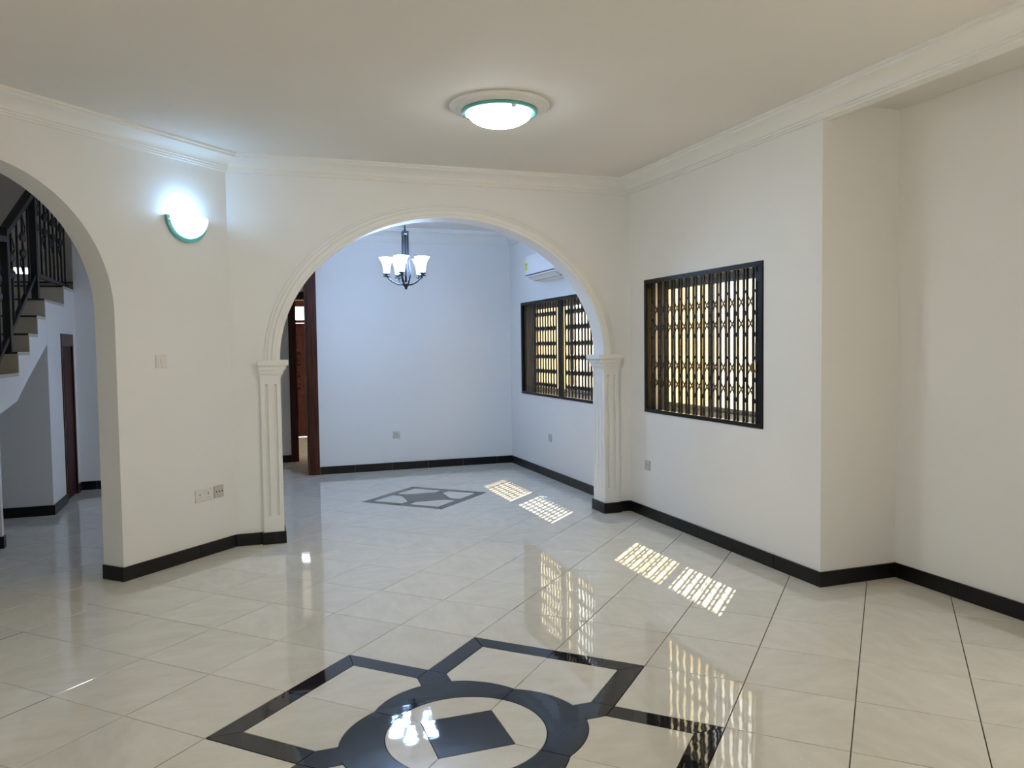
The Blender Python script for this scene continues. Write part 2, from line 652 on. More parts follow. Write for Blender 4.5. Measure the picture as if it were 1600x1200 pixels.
def PD(s, z, d):
    """diagonal wall: s runs from the pier edge towards the corner, d behind the room face"""
    return (SX + s / S2 - d / S2, SY + s / S2 + d / S2, z)


S_END = (XC - SX) * S2
S_LEFT = (XL - SX) * S2
arch_wall('wall_diagonal', PD, S_LEFT, S_END, -3.8, 0.0, 3.84, HT, 1.9, 0.42, M_WALL)

# back wall of the second room and hall
DOOR = (1.72, 3.57, 0, 5.55)
wall_y('wall_back', YB, YB + 0.33, XS, XR + WT, 0, HT, [DOOR])
# stair hall
wall_x('wall_hall_left', -6.9, -6.6, -1.0, 15.3, 0, HT, [(6.0, 7.1, 8.8, 9.9)])  # small high opening added out of view to light the stair hall
wall_y('wall_stair_back', 15.0, 15.3, -6.6, XS, 0, HT, [(-3.58, -3.14, 5.35, 5.52)])
wall_x('wall_stair_side', XS + 0.03, XS + 0.3, YB + 0.33, 15.0, 0, HT, [])
wall_x('wall_hall_upper', 0.3, 0.6, 4.3, YB, ZC, HT, [])
wall_y('wall_hall_near', -1.3, -1.0, -6.9, XL, 0, HT, [])
UD = (10.93, 12.25, 0, 3.72)
struct(boxes('wall_understair', [((XS - 0.12, 9.75, 0), (XS, 10.93, 4.15)), ((XS - 0.12, 10.93, 3.72), (XS, 12.25, 4.15)),
                                 ((XS - 0.12, 12.25, 0), (XS, 15.0, 4.15)), ((-6.6, 9.63, 0), (XS, 9.75, 4.15))], M_WALL))
struct(boxes('wall_landing', [((-6.6, 6.84, 0), (-2.06, 6.96, 2.43))], M_WALL))
# rooms beyond the door
D2 = (3.37, 5.35, 0, 4.86)
wall_y('wall_corridor', 15.4, 15.75, XS + 0.3, XR, 0, ZC, [D2])
wall_x('wall_corridor_end', XS + 0.3, XS + 0.5, YB + 0.33, 15.4, 0, ZC, [])
wall_x('wall_corridor_right', XR, XR + WT, YB + 0.3, 22.4, ZG, ZC + 0.4, [(16.2, 21.4, 0.8, 4.8)])  # unseen side opening added to brighten the lobby
wall_x('wall_lobby_left', 1.2, 1.5, 15.75, 22.0, 0, ZC, [])
D3 = (3.2, 5.6, 0, 5.0)
wall_y('wall_lobby_back', 21.98, 22.4, 1.2, XR + WT, 0, ZC + 0.4, [D3])
# ceilings
struct(prism('ceiling', [(XL - WT, Y0 - WT), (XR2 + WT, Y0 - WT), (XR2 + WT, YJ + WT), (XR + WT, YJ + WT), (XR + WT, 22.4),
                         (0.3, 22.4), (0.3, 4.55), (XL - WT, -0.35)], ZC, ZC + 0.4, M_CEIL), 'plain off-white plastered ceiling')
struct(box('ceiling_hall', (-6.9, -2, HT), (0.6, 15.3, HT + 0.3), M_CEIL))
struct(box('ceiling_corridor', (XS, YB + 0.33, ZC), (0.31, 15.75, ZC + 0.4), M_CEIL))

# ------------------------------------------------------------------ cornices


def sweep(name, path, prof, m, closed=False):
    """prof (out, z): out is the distance from the wall into the room; the room lies left of the path"""
    n = len(path)
    P = [Vector(p) for p in path]
    v, f = [], []
    k = len(prof)
    for i in range(n):
        if closed or 0 < i < n - 1:
            d1 = (P[i] - P[i - 1]).normalized(); d2 = (P[(i + 1) % n] - P[i]).normalized()
        elif i == 0:
            d1 = d2 = (P[1] - P[0]).normalized()
        else:
            d1 = d2 = (P[i] - P[i - 1]).normalized()
        n1, n2 = Vector((-d1.y, d1.x)), Vector((-d2.y, d2.x))
        mv = (n1 + n2) / (1 + n1.dot(n2))
        for (o_, z) in prof:
            q = P[i] + mv * o_
            v.append((q.x, q.y, z))
    for i in range(n if closed else n - 1):
        j = (i + 1) % n
        for a in range(k - 1):
            f.append((i * k + a, j * k + a, j * k + a + 1, i * k + a + 1))
    if not closed:
        f.append(tuple(range(k))); f.append(tuple((n - 1) * k + a for a in range(k)))
    return struct(from_py(name, v, f, m))


def cornice_profile(zb, zt, e):
    h = zt - zb
    pr = [(0.0, zb), (0.05, zb), (0.055, zb + 0.10 * h), (0.085, zb + 0.10 * h), (0.09, zb + 0.22 * h), (0.125, zb + 0.22 * h)]
    for i in range(1, 9):
        t = math.pi / 2 * i / 9
        pr.append((0.125 + (e - 0.19) * (1 - math.cos(t)), zb + (0.22 + 0.5 * math.sin(t)) * h))
    pr += [(e - 0.06, zb + 0.75 * h), (e - 0.055, zb + 0.86 * h), (e - 0.005, zb + 0.87 * h), (e, zt + 0.005), (0.0, zt + 0.005)]
    return pr


CP = cornice_profile(ZB, ZC, 0.42)
sweep('trim_1', [(XR, Y0), (XR, YA), (XC, YA), (XL, XL - CD), (XL, Y0)], CP, M_TRIM, closed=True)
CP2 = cornice_profile(6.14, ZC, 0.40)
sweep('trim_2', [(0.6, YB), (0.6, YA2 + 0.01), (XR, YA2 + 0.01), (XR, YB)], CP2, M_TRIM, closed=True)
struct(box('trim_3', (XR, Y0, ZB), (XR + 0.11, YJ, ZC), M_TRIM))

# moulding round the main arch
n = 60
c, hw = (AX0 + AX1) / 2, (AX1 - AX0) / 2
pr = [(0.0, 0.0), (0.0, -0.05), (0.05, -0.055), (0.055, -0.075), (0.13, -0.08), (0.14, -0.055), (0.20, -0.05), (0.21, -0.03), (0.25, -0.025), (0.255, 0.0)]
v, f = [], []
for i in range(n + 1):
    t = math.pi * i / n
    for (w, d) in pr:
        v.append((c - (hw + w) * math.cos(t), YA + d, ZSP + (RISE + w) * math.sin(t)))
k = len(pr)
for i in range(n):
    for a in range(k - 1):
        f.append((i * k + a, (i + 1) * k + a, (i + 1) * k + a + 1, i * k + a + 1))
struct(from_py('trim_4', v, f, M_TRIM), 'white moulded band round the wide arch')


def pilaster(name, xa, xb, inner, label):
    """fluted pilaster wrapping the jamb of the arch; inner = +1 when the opening lies at larger x"""
    root = empty(name, ((xa + xb) / 2, YA, 0))
    yf, yb = YA - 0.06, YA2 + 0.03
    zt = 2.90
    z0 = 0.2
    # shaft outline in plan with two flutes on the front and three on the jamb side
    g = 0.036

    def flutes(a, b, cnt, w):
        out = []
        step = (b - a) / cnt
        for i in range(cnt):
            m_ = a + step * (i + 0.5)
            out.append((m_ - w / 2, m_ + w / 2))
        return out
    o_in = xb if inner > 0 else xa
    fr = flutes(xa + 0.02, xb - 0.02, 2, 0.055)
    sd = flutes(yf + 0.03, yb - 0.04, 3, 0.055)
    zf0, zf1 = 0.47, 2.70

    def outline(fl):
        p = [(xa, yf)]
        for (a, b) in fr:
            if fl:
                p += [(a, yf), (a + 0.012, yf + g), (b - 0.012, yf + g), (b, yf)]
            else:
                p += [(a, yf), (a + 0.012, yf), (b - 0.012, yf), (b, yf)]
        p.append((xb, yf))
        if inner > 0:
            for (a, b) in sd:
                d = g if fl else 0
                p += [(xb, a), (xb - d, a + 0.012), (xb - d, b - 0.012), (xb, b)]
        p.append((xb, yb)); p.append((xa, yb))
        if inner < 0:
            for (a, b) in reversed(sd):
                d = g if fl else 0
                p += [(xa, b), (xa + d, b - 0.012), (xa + d, a + 0.012), (xa, a)]
        return p
    levels = [(z0, False), (zf0, False), (zf0 + 0.02, True), (zf1, True), (zf1 + 0.03, False), (zt, False)]
    v, f = [], []
    N = len(outline(False))
    for (z, fl) in levels:
        v += [(x, y, z) for x, y in outline(fl)]
    for l in range(len(levels) - 1):
        for i in range(N):
            j = (i + 1) % N
            f.append((l * N + i, l * N + j, (l + 1) * N + j, (l + 1) * N + i))
    adopt(from_py('shaft', v, f, M_TRIM), root)
    lst = []
    for (z_a, z_b, e) in ((2.86, 2.90, 0.025), (2.90, 2.965, 0.055), (2.965, 3.04, 0.09), (3.04, 3.13, 0.135)):
        if inner > 0:
            lst.append(((xa - e * 0.35, yf - e * 0.5, z_a), (xb + e, yb + e * 0.2, z_b)))
        else:
            lst.append(((xa - e, yf - e * 0.5, z_a), (xb + e * 0.35, yb + e * 0.2, z_b)))
    adopt(boxes('capital', lst, M_TRIM, bevel=0.006), root)
    root['kind'] = 'structure'
    root['label'] = label
    return root


pilaster('trim_5', 2.14, 2.47, +1, 'fluted white pilaster of the arch beside the diagonal wall')
pilaster('trim_6', 8.55, 8.87, -1, 'fluted white pilaster of the arch beside the barred window')

# ------------------------------------------------------------------ skirting of black tiles
BH, BT = 0.205, 0.030
TILE_BB = {}


def skirting(name, path, first=None, step=1.0, skip=()):
    """path with the room on its left; each run is cut into black tiles on a mortar backing"""
    P = [Vector(p) for p in path]
    back_prof = [(0.0, 0.0), (BT - 0.008, 0.0), (BT - 0.008, BH - 0.004), (0.0, BH - 0.004)]
    n = len(P)
    v, f = [], []
    MV = []
    for i in range(n):
        d1 = (P[i] - P[i - 1]).normalized() if i else (P[1] - P[0]).normalized()
        d2 = (P[i + 1] - P[i]).normalized() if i < n - 1 else d1
        n1, n2 = Vector((-d1.y, d1.x)), Vector((-d2.y, d2.x))
        MV.append((n1 + n2) / (1 + n1.dot(n2)))
        for (o_, z) in back_prof:
            q = P[i] + MV[i] * o_
            v.append((q.x, q.y, z))
    for i in range(n - 1):
        for a in range(4):
            b = (a + 1) % 4
            f.append((i * 4 + a, (i + 1) * 4 + a, (i + 1) * 4 + b, i * 4 + b))
    f += [(0, 1, 2, 3), (4 * n - 4, 4 * n - 3, 4 * n - 2, 4 * n - 1)]
    root = struct(from_py(name, v, f, M_MORTAR))
    for i in range(n - 1):
        a, b = P[i], P[i + 1]
        L = (b - a).length
        d = (b - a) / L
        nn = Vector((-d.y, d.x))
        # joints measured from the first corner of the run
        off = (first[i] if first and first[i] is not None else step)
        js = [0.0]
        s = off
        while s < L - 0.05:
            js.append(s); s += step
        js.append(L)
        e0 = MV[i].dot(d); e1 = MV[i + 1].dot(d)
        for s0, s1 in zip(js, js[1:]):
            g0 = 0.004 if s0 > 0 else 0.0015
            g1 = 0.004 if s1 < L else 0.0015

            def pt(s, o_, end):
                sh = 0.0
                if s == 0.0 and end == 0: sh = e0 * o_
                if s == L and end == 1: sh = e1 * o_
                q = a + d * (s + (g0 if end == 0 else -g1) + sh) + nn * o_
                return (q.x, q.y)
            poly = [pt(s0, 0.004, 0), pt(s1, 0.004, 1), pt(s1, BT, 1), pt(s0, BT, 0)]
            m_ = a + d * (s0 + s1) / 2
            prism('skirting_tile', poly, 0.001, BH, M_SKIRT, root, origin=(m_.x, m_.y, 0))
    return root


skirting('baseboard_recess', [(XR2, -6.0), (XR2, YJ), (XR, YJ), (XR, YA), (8.87, YA)], first=[None, 0.30, 0.95, None])
skirting('baseboard_pier', [(8.87, YA), (8.87, YA - 0.06), (8.55, YA - 0.06), (8.55, YA2 + 0.03), (XR, YA2 + 0.03)])
skirting('baseboard_room', [(XR, YA2 + 0.03), (XR, YB), (3.79, YB)], first=[0.6, 0.46])
skirting('baseboard_diagonal', [(2.47, YA2), (2.47, YA - 0.06), (2.14, YA - 0.06), (2.14, YA), (XC, YA), PD(0, 0, 0)[:2], PD(0, 0, 0.42)[:2]],
         first=[None, None, None, None, 0.81, None])
skirting('baseboard_hall', [(1.53, YB), (XS, YB), (XS, 12.25)])
skirting('baseboard_stair', [(XS, 10.93), (XS, 9.62), (-4.2, 9.62)])
skirting('baseboard_landing', [(-2.06, 6.96), (-2.06, 6.84), (-4.2, 6.84)])
skirting('baseboard_corridor', [(3.24, 15.4), (0.0, 15.4)])

# ------------------------------------------------------------------ windows


def window(name, xo, y0, y1, z0, z1, tinted_from, label, nleaf=2, mull=(), glass=(None, None), axis='x'):
    """sliding aluminium window in the outer part of an opening in a wall along y"""
    root = empty(name, (xo, (y0 + y1) / 2, z0))
    fw_ = 0.10
    adopt(boxes('frame', [((xo, y0, z0), (xo + 0.1, y1, z0 + fw_)), ((xo, y0, z1 - fw_), (xo + 0.1, y1, z1)),
                          ((xo, y0, z0 + fw_), (xo + 0.1, y0 + fw_, z1 - fw_)), ((xo, y1 - fw_, z0 + fw_), (xo + 0.1, y1, z1 - fw_))], M_ALU), root)
    edges = [y0 + fw_] + list(mull) + [y1 - fw_]
    leaves = list(zip(edges, edges[1:]))
    for i, (a, b) in enumerate(leaves):
        x = xo + (0.012 if i % 2 else 0.055)
        st = 0.09
        ov = 0.04
        aa, bb = a - (ov if i else 0), b + (ov if i < len(leaves) - 1 else 0)
        s = adopt(boxes('sash', [((x, aa, z0 + fw_), (x + 0.03, aa + st, z1 - fw_)), ((x, bb - st, z0 + fw_), (x + 0.03, bb, z1 - fw_)),
                                 ((x, aa + st, z0 + fw_), (x + 0.03, bb - st, z0 + fw_ + 0.09)),
                                 ((x, aa + st, z1 - fw_ - 0.09), (x + 0.03, bb - st, z1 - fw_))], M_ALU), root)
        g = M_GLASS_T if glass[i % len(glass)] == 't' else M_GLASS
        p = box('pane', (x + 0.012, aa + st, z0 + fw_ + 0.09), (x + 0.018, bb - st, z1 - fw_ - 0.09), g)
        p.parent = s
        p.location = p.location - s.location - root.location
    root['kind'] = 'structure'
    root['label'] = label
    return root


window('window_1', XR + 0.34, *W1O, None, 'sliding window behind the wide security gate by the recess', mull=(3.22,), glass=(None, 't'))
window('window_2', XR + 0.34, *W2O, None, 'sliding window behind the double security gate of the far room', mull=(9.2,), glass=(None, 't'))
for i, wo in enumerate((LO1, LO2)):
    window('window_%d' % (3 + i), XL - WT + 0.02, *wo, None, ('first', 'second')[i] + ' tall sliding window added unseen in the side wall for daylight', mull=((wo[0] + wo[1]) / 2,))
    portal((XL - WT * 0.5, (wo[0] + wo[1]) / 2, (wo[2] + wo[3]) / 2), (wo[1] - wo[0], wo[3] - wo[2]), (1, 0, 0))
portal((XR + WT + 0.02, (W1O[0] + W1O[1]) / 2, (W1O[2] + W1O[3]) / 2), (W1O[1] - W1O[0], W1O[3] - W1O[2]), (-1, 0, 0))
portal((XR + WT + 0.02, (W2O[0] + W2O[1]) / 2, (W2O[2] + W2O[3]) / 2), (W2O[1] - W2O[0], W2O[3] - W2O[2]), (-1, 0, 0))
window('window_5', XR2 + WT - 0.12, *RO, None, 'wide sliding window added out of view for daylight', mull=((RO[0] + RO[1]) / 2,))
portal((XR2 + WT * 0.5, (RO[0] + RO[1]) / 2, (RO[2] + RO[3]) / 2), (RO[1] - RO[0], RO[3] - RO[2]), (-1, 0, 0))
portal((XR + WT * 0.5, 18.8, 2.8), (5.2, 4.0), (-1, 0, 0))
portal((-6.75, 6.55, 9.35), (1.1, 1.1), (1, 0, 0))

# ------------------------------------------------------------------ security gates


def flat_bar(name, p, q, w, t, m, parent, x):
    """flat strip in a plane of constant x between (y, z) points p and q"""
    d = Vector((q[0] - p[0], q[1] - p[1]))
    L = d.length
    d /= L
    nn = Vector((-d.y, d.x)) * w / 2
    c_ = ((p[0] + q[0]) / 2, (p[1] + q[1]) / 2)
    key = (round(d.x, 3), round(d.y, 3), round(L, 4), w, t)
    if key not in TILE_BB:
        e = d * L / 2
        pts = [(-e.x - nn.x, -e.y - nn.y), (e.x - nn.x, e.y - nn.y), (e.x + nn.x, e.y + nn.y), (-e.x + nn.x, -e.y + nn.y)]
        v = [(-t / 2, a, b) for a, b in pts] + [(t / 2, a, b) for a, b in pts]
        me = bpy.data.meshes.new(name)
        me.from_pydata([tuple(Vector(k) * T) for k in v], [], [(3, 2, 1, 0), (4, 5, 6, 7), (0, 1, 5, 4), (1, 2, 6, 5), (2, 3, 7, 6), (3, 0, 4, 7)])
        me.materials.append(m)
        TILE_BB[key] = me
    o = bpy.data.objects.new(name, TILE_BB[key])
    COL.objects.link(o)
    o.parent = parent
    o.location = Vector((x, c_[0], c_[1])) * T - parent.location
    return o


def gate_frame(root, y0, y1, z0, z1, xa, xb, w=0.075, right=0.09):
    adopt(box('top_rail', (xa, y0, z1 - w), (xb, y1, z1), M_BLACK, bevel=0.006), root)
    adopt(box('bottom_rail', (xa, y0, z0), (xb, y1, z0 + 0.065), M_BLACK, bevel=0.006), root)
    adopt(box('jamb', (xa, y1 - 0.09, z0 + 0.065), (xb, y1, z1 - w), M_BLACK, bevel=0.006), root)
    adopt(box('jamb', (xa, y0, z0 + 0.065), (xb, y0 + right, z1 - w), M_BLACK, bevel=0.006), root)


# gate of the near window: pairs of channels with two bands of crossing strips
y0, y1, z0, z1 = 1.285, 4.87, 2.03, 4.54
xa, xb = XR - 0.02, XR + 0.10
g1 = empty('security_gate', (XR, (y0 + y1) / 2, z0))
gate_frame(g1, y0, y1, z0, z1, xa, xb)
NP, PI0, PIT = 14, 4.628, 0.2362
slits = [PI0 - PIT * i for i in range(NP)]
xm = XR + 0.05
pk = None
for i, ys in enumerate(slits):
    if pk is None:
        pk = boxes('picket', [((xm - 0.015, ys + 0.026, z0 + 0.06), (xm + 0.015, ys + 0.058, z1 - 0.07)),
                              ((xm - 0.015, ys - 0.058, z0 + 0.06), (xm + 0.015, ys - 0.026, z1 - 0.07))], M_BLACK, origin=(xm, ys, z0))
        adopt(pk, g1)
    else:
        c_ = mirrored_copy(pk, g1, Vector((xm, ys, z0)) * T - g1.location)
for lev in ((4.11, 3.77, 3.44), (3.09, 2.74, 2.42)):
    for i in range(-1, NP):
        ya, yb = PI0 - PIT * i, PI0 - PIT * (i + 1)
        if i == -1: ya, yb = PI0 + PIT * 0.5, PI0
        if i == NP - 1: ya, yb = slits[-1], slits[-1] - PIT * 0.5
        for j in (0, 1):
            a, b = lev[j], lev[j + 1]
            mid = (a + b) / 2
            if i == -1:
                flat_bar('lattice_strip', (ya, mid), (yb, a), 0.019, 0.010, M_BLACK, g1, xm + 0.012)
                flat_bar('lattice_strip', (ya, mid), (yb, b), 0.019, 0.010, M_BLACK, g1, xm - 0.004)
            elif i == NP - 1:
                flat_bar('lattice_strip', (ya, a), (yb, mid), 0.019, 0.010, M_BLACK, g1, xm + 0.012)
                flat_bar('lattice_strip', (ya, b), (yb, mid), 0.019, 0.010, M_BLACK, g1, xm - 0.004)
            else:
                flat_bar('lattice_strip', (ya, a), (yb, b), 0.019, 0.010, M_BLACK, g1, xm + 0.012)
                flat_bar('lattice_strip', (ya, b), (yb, a), 0.019, 0.010, M_BLACK, g1, xm - 0.004)
    for i, ys in enumerate(slits):
        for zl in lev:
            flat_bar('rivet_plate', (ys, zl - 0.022), (ys, zl + 0.022), 0.066, 0.026, M_BLACK, g1, xm)
adopt(box('lead_post', (xm - 0.035, 1.385, z0 + 0.065), (xm + 0.035, 1.455, z1 - 0.075), M_BLACK, bevel=0.005), g1)
lk = adopt(box('lock_case', (xm - 0.05, 1.385, 3.02), (xm + 0.03, 1.50, 3.33), M_BLACK, bevel=0.01), g1)
hp = tube('padlock', [(xm - 0.07, 1.50, 3.03), (xm - 0.09, 1.505, 2.97), (xm - 0.09, 1.49, 2.90), (xm - 0.07, 1.47, 2.87)], [0.02, 0.035, 0.035, 0.02], M_BRASS)
hp.parent = lk
hp.location = hp.location - lk.location - g1.location
for zz in (4.32, 2.20):
    adopt(box('hasp_plate', (xm - 0.05, 1.30, zz - 0.07), (xm + 0.02, 1.47, zz + 0.07), M_BLACK, bevel=0.006), g1)
tag(g1, 'black folding security gate over the larger window beside the recess, diamond lattice spread open', 'security gate')

# gate of the far window: two half-folded leaves meeting at a double post
y0, y1, z0, z1 = 6.80, 11.73, 2.03, 4.49
g2 = empty('security_gate', (XR, (y0 + y1) / 2, z0))
gate_frame(g2, y0, y1, z0, z1, xa, xb)
ROWS = [4.10, 3.737, 3.36, 3.03, 2.66, 2.31]
ysA = [11.60 - 0.115 * i for i in range(7)] + [10.81 - 0.178 * i for i in range(9)]
ysB = [8.822 - 0.192 * i for i in range(6)] + [7.70 - 0.16 * i for i in range(5)]
pk = None
for ys in ysA + ysB:
    if pk is None:
        pk = boxes('picket', [((xm - 0.007, ys - 0.035, z0 + 0.06), (xm + 0.007, ys + 0.035, z1 - 0.07))], M_BLACK, origin=(xm, ys, z0))
        adopt(pk, g2)
    else:
        mirrored_copy(pk, g2, Vector((xm, ys, z0)) * T - g2.location)
for grp in (ysA[6:], ysB):
    for ya, yb in zip(grp, grp[1:]):
        for zl in ROWS:
            flat_bar('lattice_strip', (ya, zl + 0.075), (yb, zl - 0.075), 0.045, 0.010, M_BLACK, g2, xm + 0.012)
            flat_bar('lattice_strip', (ya, zl - 0.075), (yb, zl + 0.075), 0.045, 0.010, M_BLACK, g2, xm - 0.004)
for (a, b) in ((9.215, 9.10), (9.09, 8.98)):
    adopt(box('lead_post', (xm - 0.035, b, z0 + 0.065), (xm + 0.035, a, z1 - 0.075), M_BLACK, bevel=0.005), g2)
tag(g2, 'black folding security gate over the far-room window below the air conditioner', 'security gate')

# ------------------------------------------------------------------ outside
struct(box('ground', (-60, -60, ZG - 0.3), (70, 70, ZG), M_GROUND))
struct(box('wall_boundary', (14.8, -14, ZG), (15.2, 40, 6.6), M_EXT), 'cream rendered wall outside the windows')

# ------------------------------------------------------------------ doors


def door_frame(root, x0, x1, z1, ya, yb, aw=0.19, t=0.07):
    """lining and architraves of an opening x0..x1, wall from ya to yb"""
    for (a, b) in ((x0, x0 + t), (x1 - t, x1)):
        adopt(box('jamb', (a, ya - 0.012, 0), (b, yb + 0.012, z1), M_MAHOG, bevel=0.006), root)
    adopt(box('head', (x0, ya - 0.012, z1 - t), (x1, yb + 0.012, z1), M_MAHOG), root)
    for (a, b) in ((x0 - aw, x0 + 0.03), (x1 - 0.03, x1 + aw)):
        arch = adopt(box('architrave', (a, ya - 0.05, 0), (b, ya - 0.002, z1 + aw), M_MAHOG, bevel=0.010), root)
    adopt(box('architrave', (x0 - aw, ya - 0.05, z1 - 0.03), (x1 + aw, ya - 0.002, z1 + aw), M_MAHOG, bevel=0.010), root)


d1 = empty('door_1', ((DOOR[0] + DOOR[1]) / 2, YB, 0))
door_frame(d1, DOOR[0], DOOR[1] + 0.003, DOOR[3], YB, YB + 0.33, aw=0.21)
struct(d1, 'tall mahogany door frame at the edge of the blue-white wall')
d2 = empty('door_2', ((D2[0] + D2[1]) / 2, 15.4, 0))
door_frame(d2, D2[0], D2[1], D2[3], 15.4, 15.75, aw=0.13, t=0.09)
struct(d2, 'dark door frame in the corridor behind the first opening')
# carved front door with a glazed transom
d3 = empty('door_3', (4.4, 21.98, 0))
adopt(boxes('frame', [((3.2, 21.9, 0), (3.32, 22.2, 5.0)), ((5.48, 21.9, 0), (5.6, 22.2, 5.0)), ((3.32, 21.9, 4.9), (5.48, 22.2, 5.12)),
                      ((3.32, 21.9, 4.30), (5.48, 22.2, 4.40))], M_MAHOG), d3)
adopt(box('transom_pane', (3.32, 22.04, 4.40), (5.48, 22.06, 4.9), M_GLASS_F), d3)
for i, (a, b) in enumerate(((3.33, 4.395), (4.405, 5.47))):
    lf = adopt(box('leaf', (a, 21.99, 0.02), (b, 22.12, 4.28), M_DARKWOOD), d3)
    for (za, zb) in ((0.2, 1.05), (1.2, 1.55), (3.45, 3.8), (3.92, 4.18)):
        p = box('panel', (a + 0.14, 21.955, za), (b - 0.14, 21.99, zb), M_DARKWOOD, bevel=0.02)
        p.parent = lf
        p.location = p.location - lf.location - d3.location
    ctr = (a + b) / 2
    pts = []
    for k in range(60):
        t = k / 59
        pts.append((ctr + 0.25 * math.sin(t * 22), 21.965, 1.72 + 1.55 * t))
    p = tube('carving', pts, 0.028, M_MAHOG, seg=6)
    p.parent = lf
    p.location = p.location - lf.location - d3.location
    pts = [(ctr - 0.22 * math.sin(k / 59 * 22 + 0.8), 21.96, 1.72 + 1.55 * k / 59) for k in range(60)]
    p = tube('carving', pts, 0.022, M_MAHOG, seg=6)
    p.parent = lf
    p.location = p.location - lf.location - d3.location
struct(d3, 'carved dark wooden front door with a bright glazed transom')
# understair cupboard door
d4 = empty('door_4', (XS, 11.6, 0))
adopt(boxes('frame', [((XS - 0.13, 10.93, 0), (XS + 0.02, 11.02, 3.72)), ((XS - 0.13, 12.16, 0), (XS + 0.02, 12.25, 3.72)),
                      ((XS - 0.13, 11.02, 3.45), (XS + 0.02, 12.16, 3.72))], M_MAHOG), d4)
lf = adopt(box('leaf', (XS - 0.10, 11.02, 0.02), (XS - 0.02, 12.16, 3.45), M_DARKWOOD), d4)
for (za, zb) in ((0.25, 1.5), (1.75, 3.2)):
    p = box('panel', (XS - 0.02, 11.2, za), (XS - 0.005, 11.98, zb), M_DARKWOOD, bevel=0.01)
    p.parent = lf
    p.location = p.location - lf.location - d4.location
struct(d4, 'dark narrow door under the stairs')

# ------------------------------------------------------------------ staircase
XSL = -4.6
st = empty('staircase', (XS, 8.5, 0))
zs_ = [2.965, 3.328, 3.667, 4.026, 4.387, 4.79, 5.02]
ys_ = [5.6, 7.325, 8.15, 8.86, 9.555, 11.46, 13.26, 14.98]
# string and soffit: white side profile in the plane of the open edge
low = [(5.6, 2.28), (7.14, 2.48), (8.0, 2.85), (9.625, 3.48), (9.626, 4.15), (14.98, 4.15)]
up = []
for i in range(7):
    up += [(ys_[i], zs_[i] - 0.06), (ys_[i + 1], zs_[i] - 0.06)]
prof = low + up[::-1]
n = len(prof)
v = [(XS, a, b) for a, b in prof] + [(XSL - 1.98, a, b) for a, b in prof]
f = [tuple(range(n)), tuple(range(n, 2 * n))[::-1]] + [(i, (i + 1) % n, n + (i + 1) % n, n + i) for i in range(n)]
adopt(from_py('string', v, f, M_WALL), st)
for i in range(7):
    adopt(box('tread', (XSL - 1.98, ys_[i] - 0.035, zs_[i] - 0.06), (XS + 0.001, ys_[i + 1], zs_[i]), M_STEPTILE), st)
    adopt(box('nosing', (XSL - 1.98, ys_[i] - 0.05, zs_[i] - 0.032), (XS + 0.003, ys_[i] - 0.034, zs_[i] + 0.002), M_STEPEDGE), st)
    if i:
        adopt(box('riser', (XSL - 1.98, ys_[i] - 0.018, zs_[i - 1]), (XS + 0.002, ys_[i] + 0.02, zs_[i] - 0.06), M_STEPTILE), st)
tag(st, 'cream tiled staircase with black nosings rising beyond the narrow arch', 'staircase')

# railing
XRAIL = -2.0
rl = empty('stair_railing', (XRAIL, 8.6, 3.33))


def zrail(y):
    return 5.42 + (y - 7.5) * 0.515


def zlow(y):
    return 3.60 + (y - 7.5) * 0.585


def part_box(name, a, b, m, parent=rl, bevel=0.006):
    return adopt(box(name, a, b, m, bevel=bevel), parent)


part_box('newel', (XRAIL - 0.06, 7.44, 3.33), (XRAIL + 0.06, 7.60, 5.50), M_RAILBLK)
part_box('newel', (XRAIL - 0.06, 9.62, 4.39), (XRAIL + 0.06, 9.78, 6.70), M_RAILBLK)


def slant(name, ya, yb, fz, w, hgt, ext=0.0):
    v = []
    for y in (ya, yb):
        z = fz(y)
        for dx, dz in ((-w, -hgt), (w, -hgt), (w, hgt), (-w, hgt)):
            v.append((XRAIL + dx, y, z + dz))
    f = [(0, 1, 2, 3), (7, 6, 5, 4)] + [(k, (k + 1) % 4, 4 + (k + 1) % 4, 4 + k) for k in range(4)]
    return adopt(from_py(name, v, f, M_RAILBLK), rl)


slant('handrail', 7.4, 9.72, zrail, 0.075, 0.06)
slant('handrail', 9.72, 12.9, lambda y: 6.95, 0.075, 0.05)
slant('handrail', 4.4, 7.5, lambda y: 5.30 + (y - 7.5) * 0.1, 0.075, 0.05)
slant('bottom_rail', 6.3, 9.68, zlow, 0.035, 0.05)
slant('bottom_rail', 9.72, 12.9, lambda y: 4.88, 0.035, 0.04)


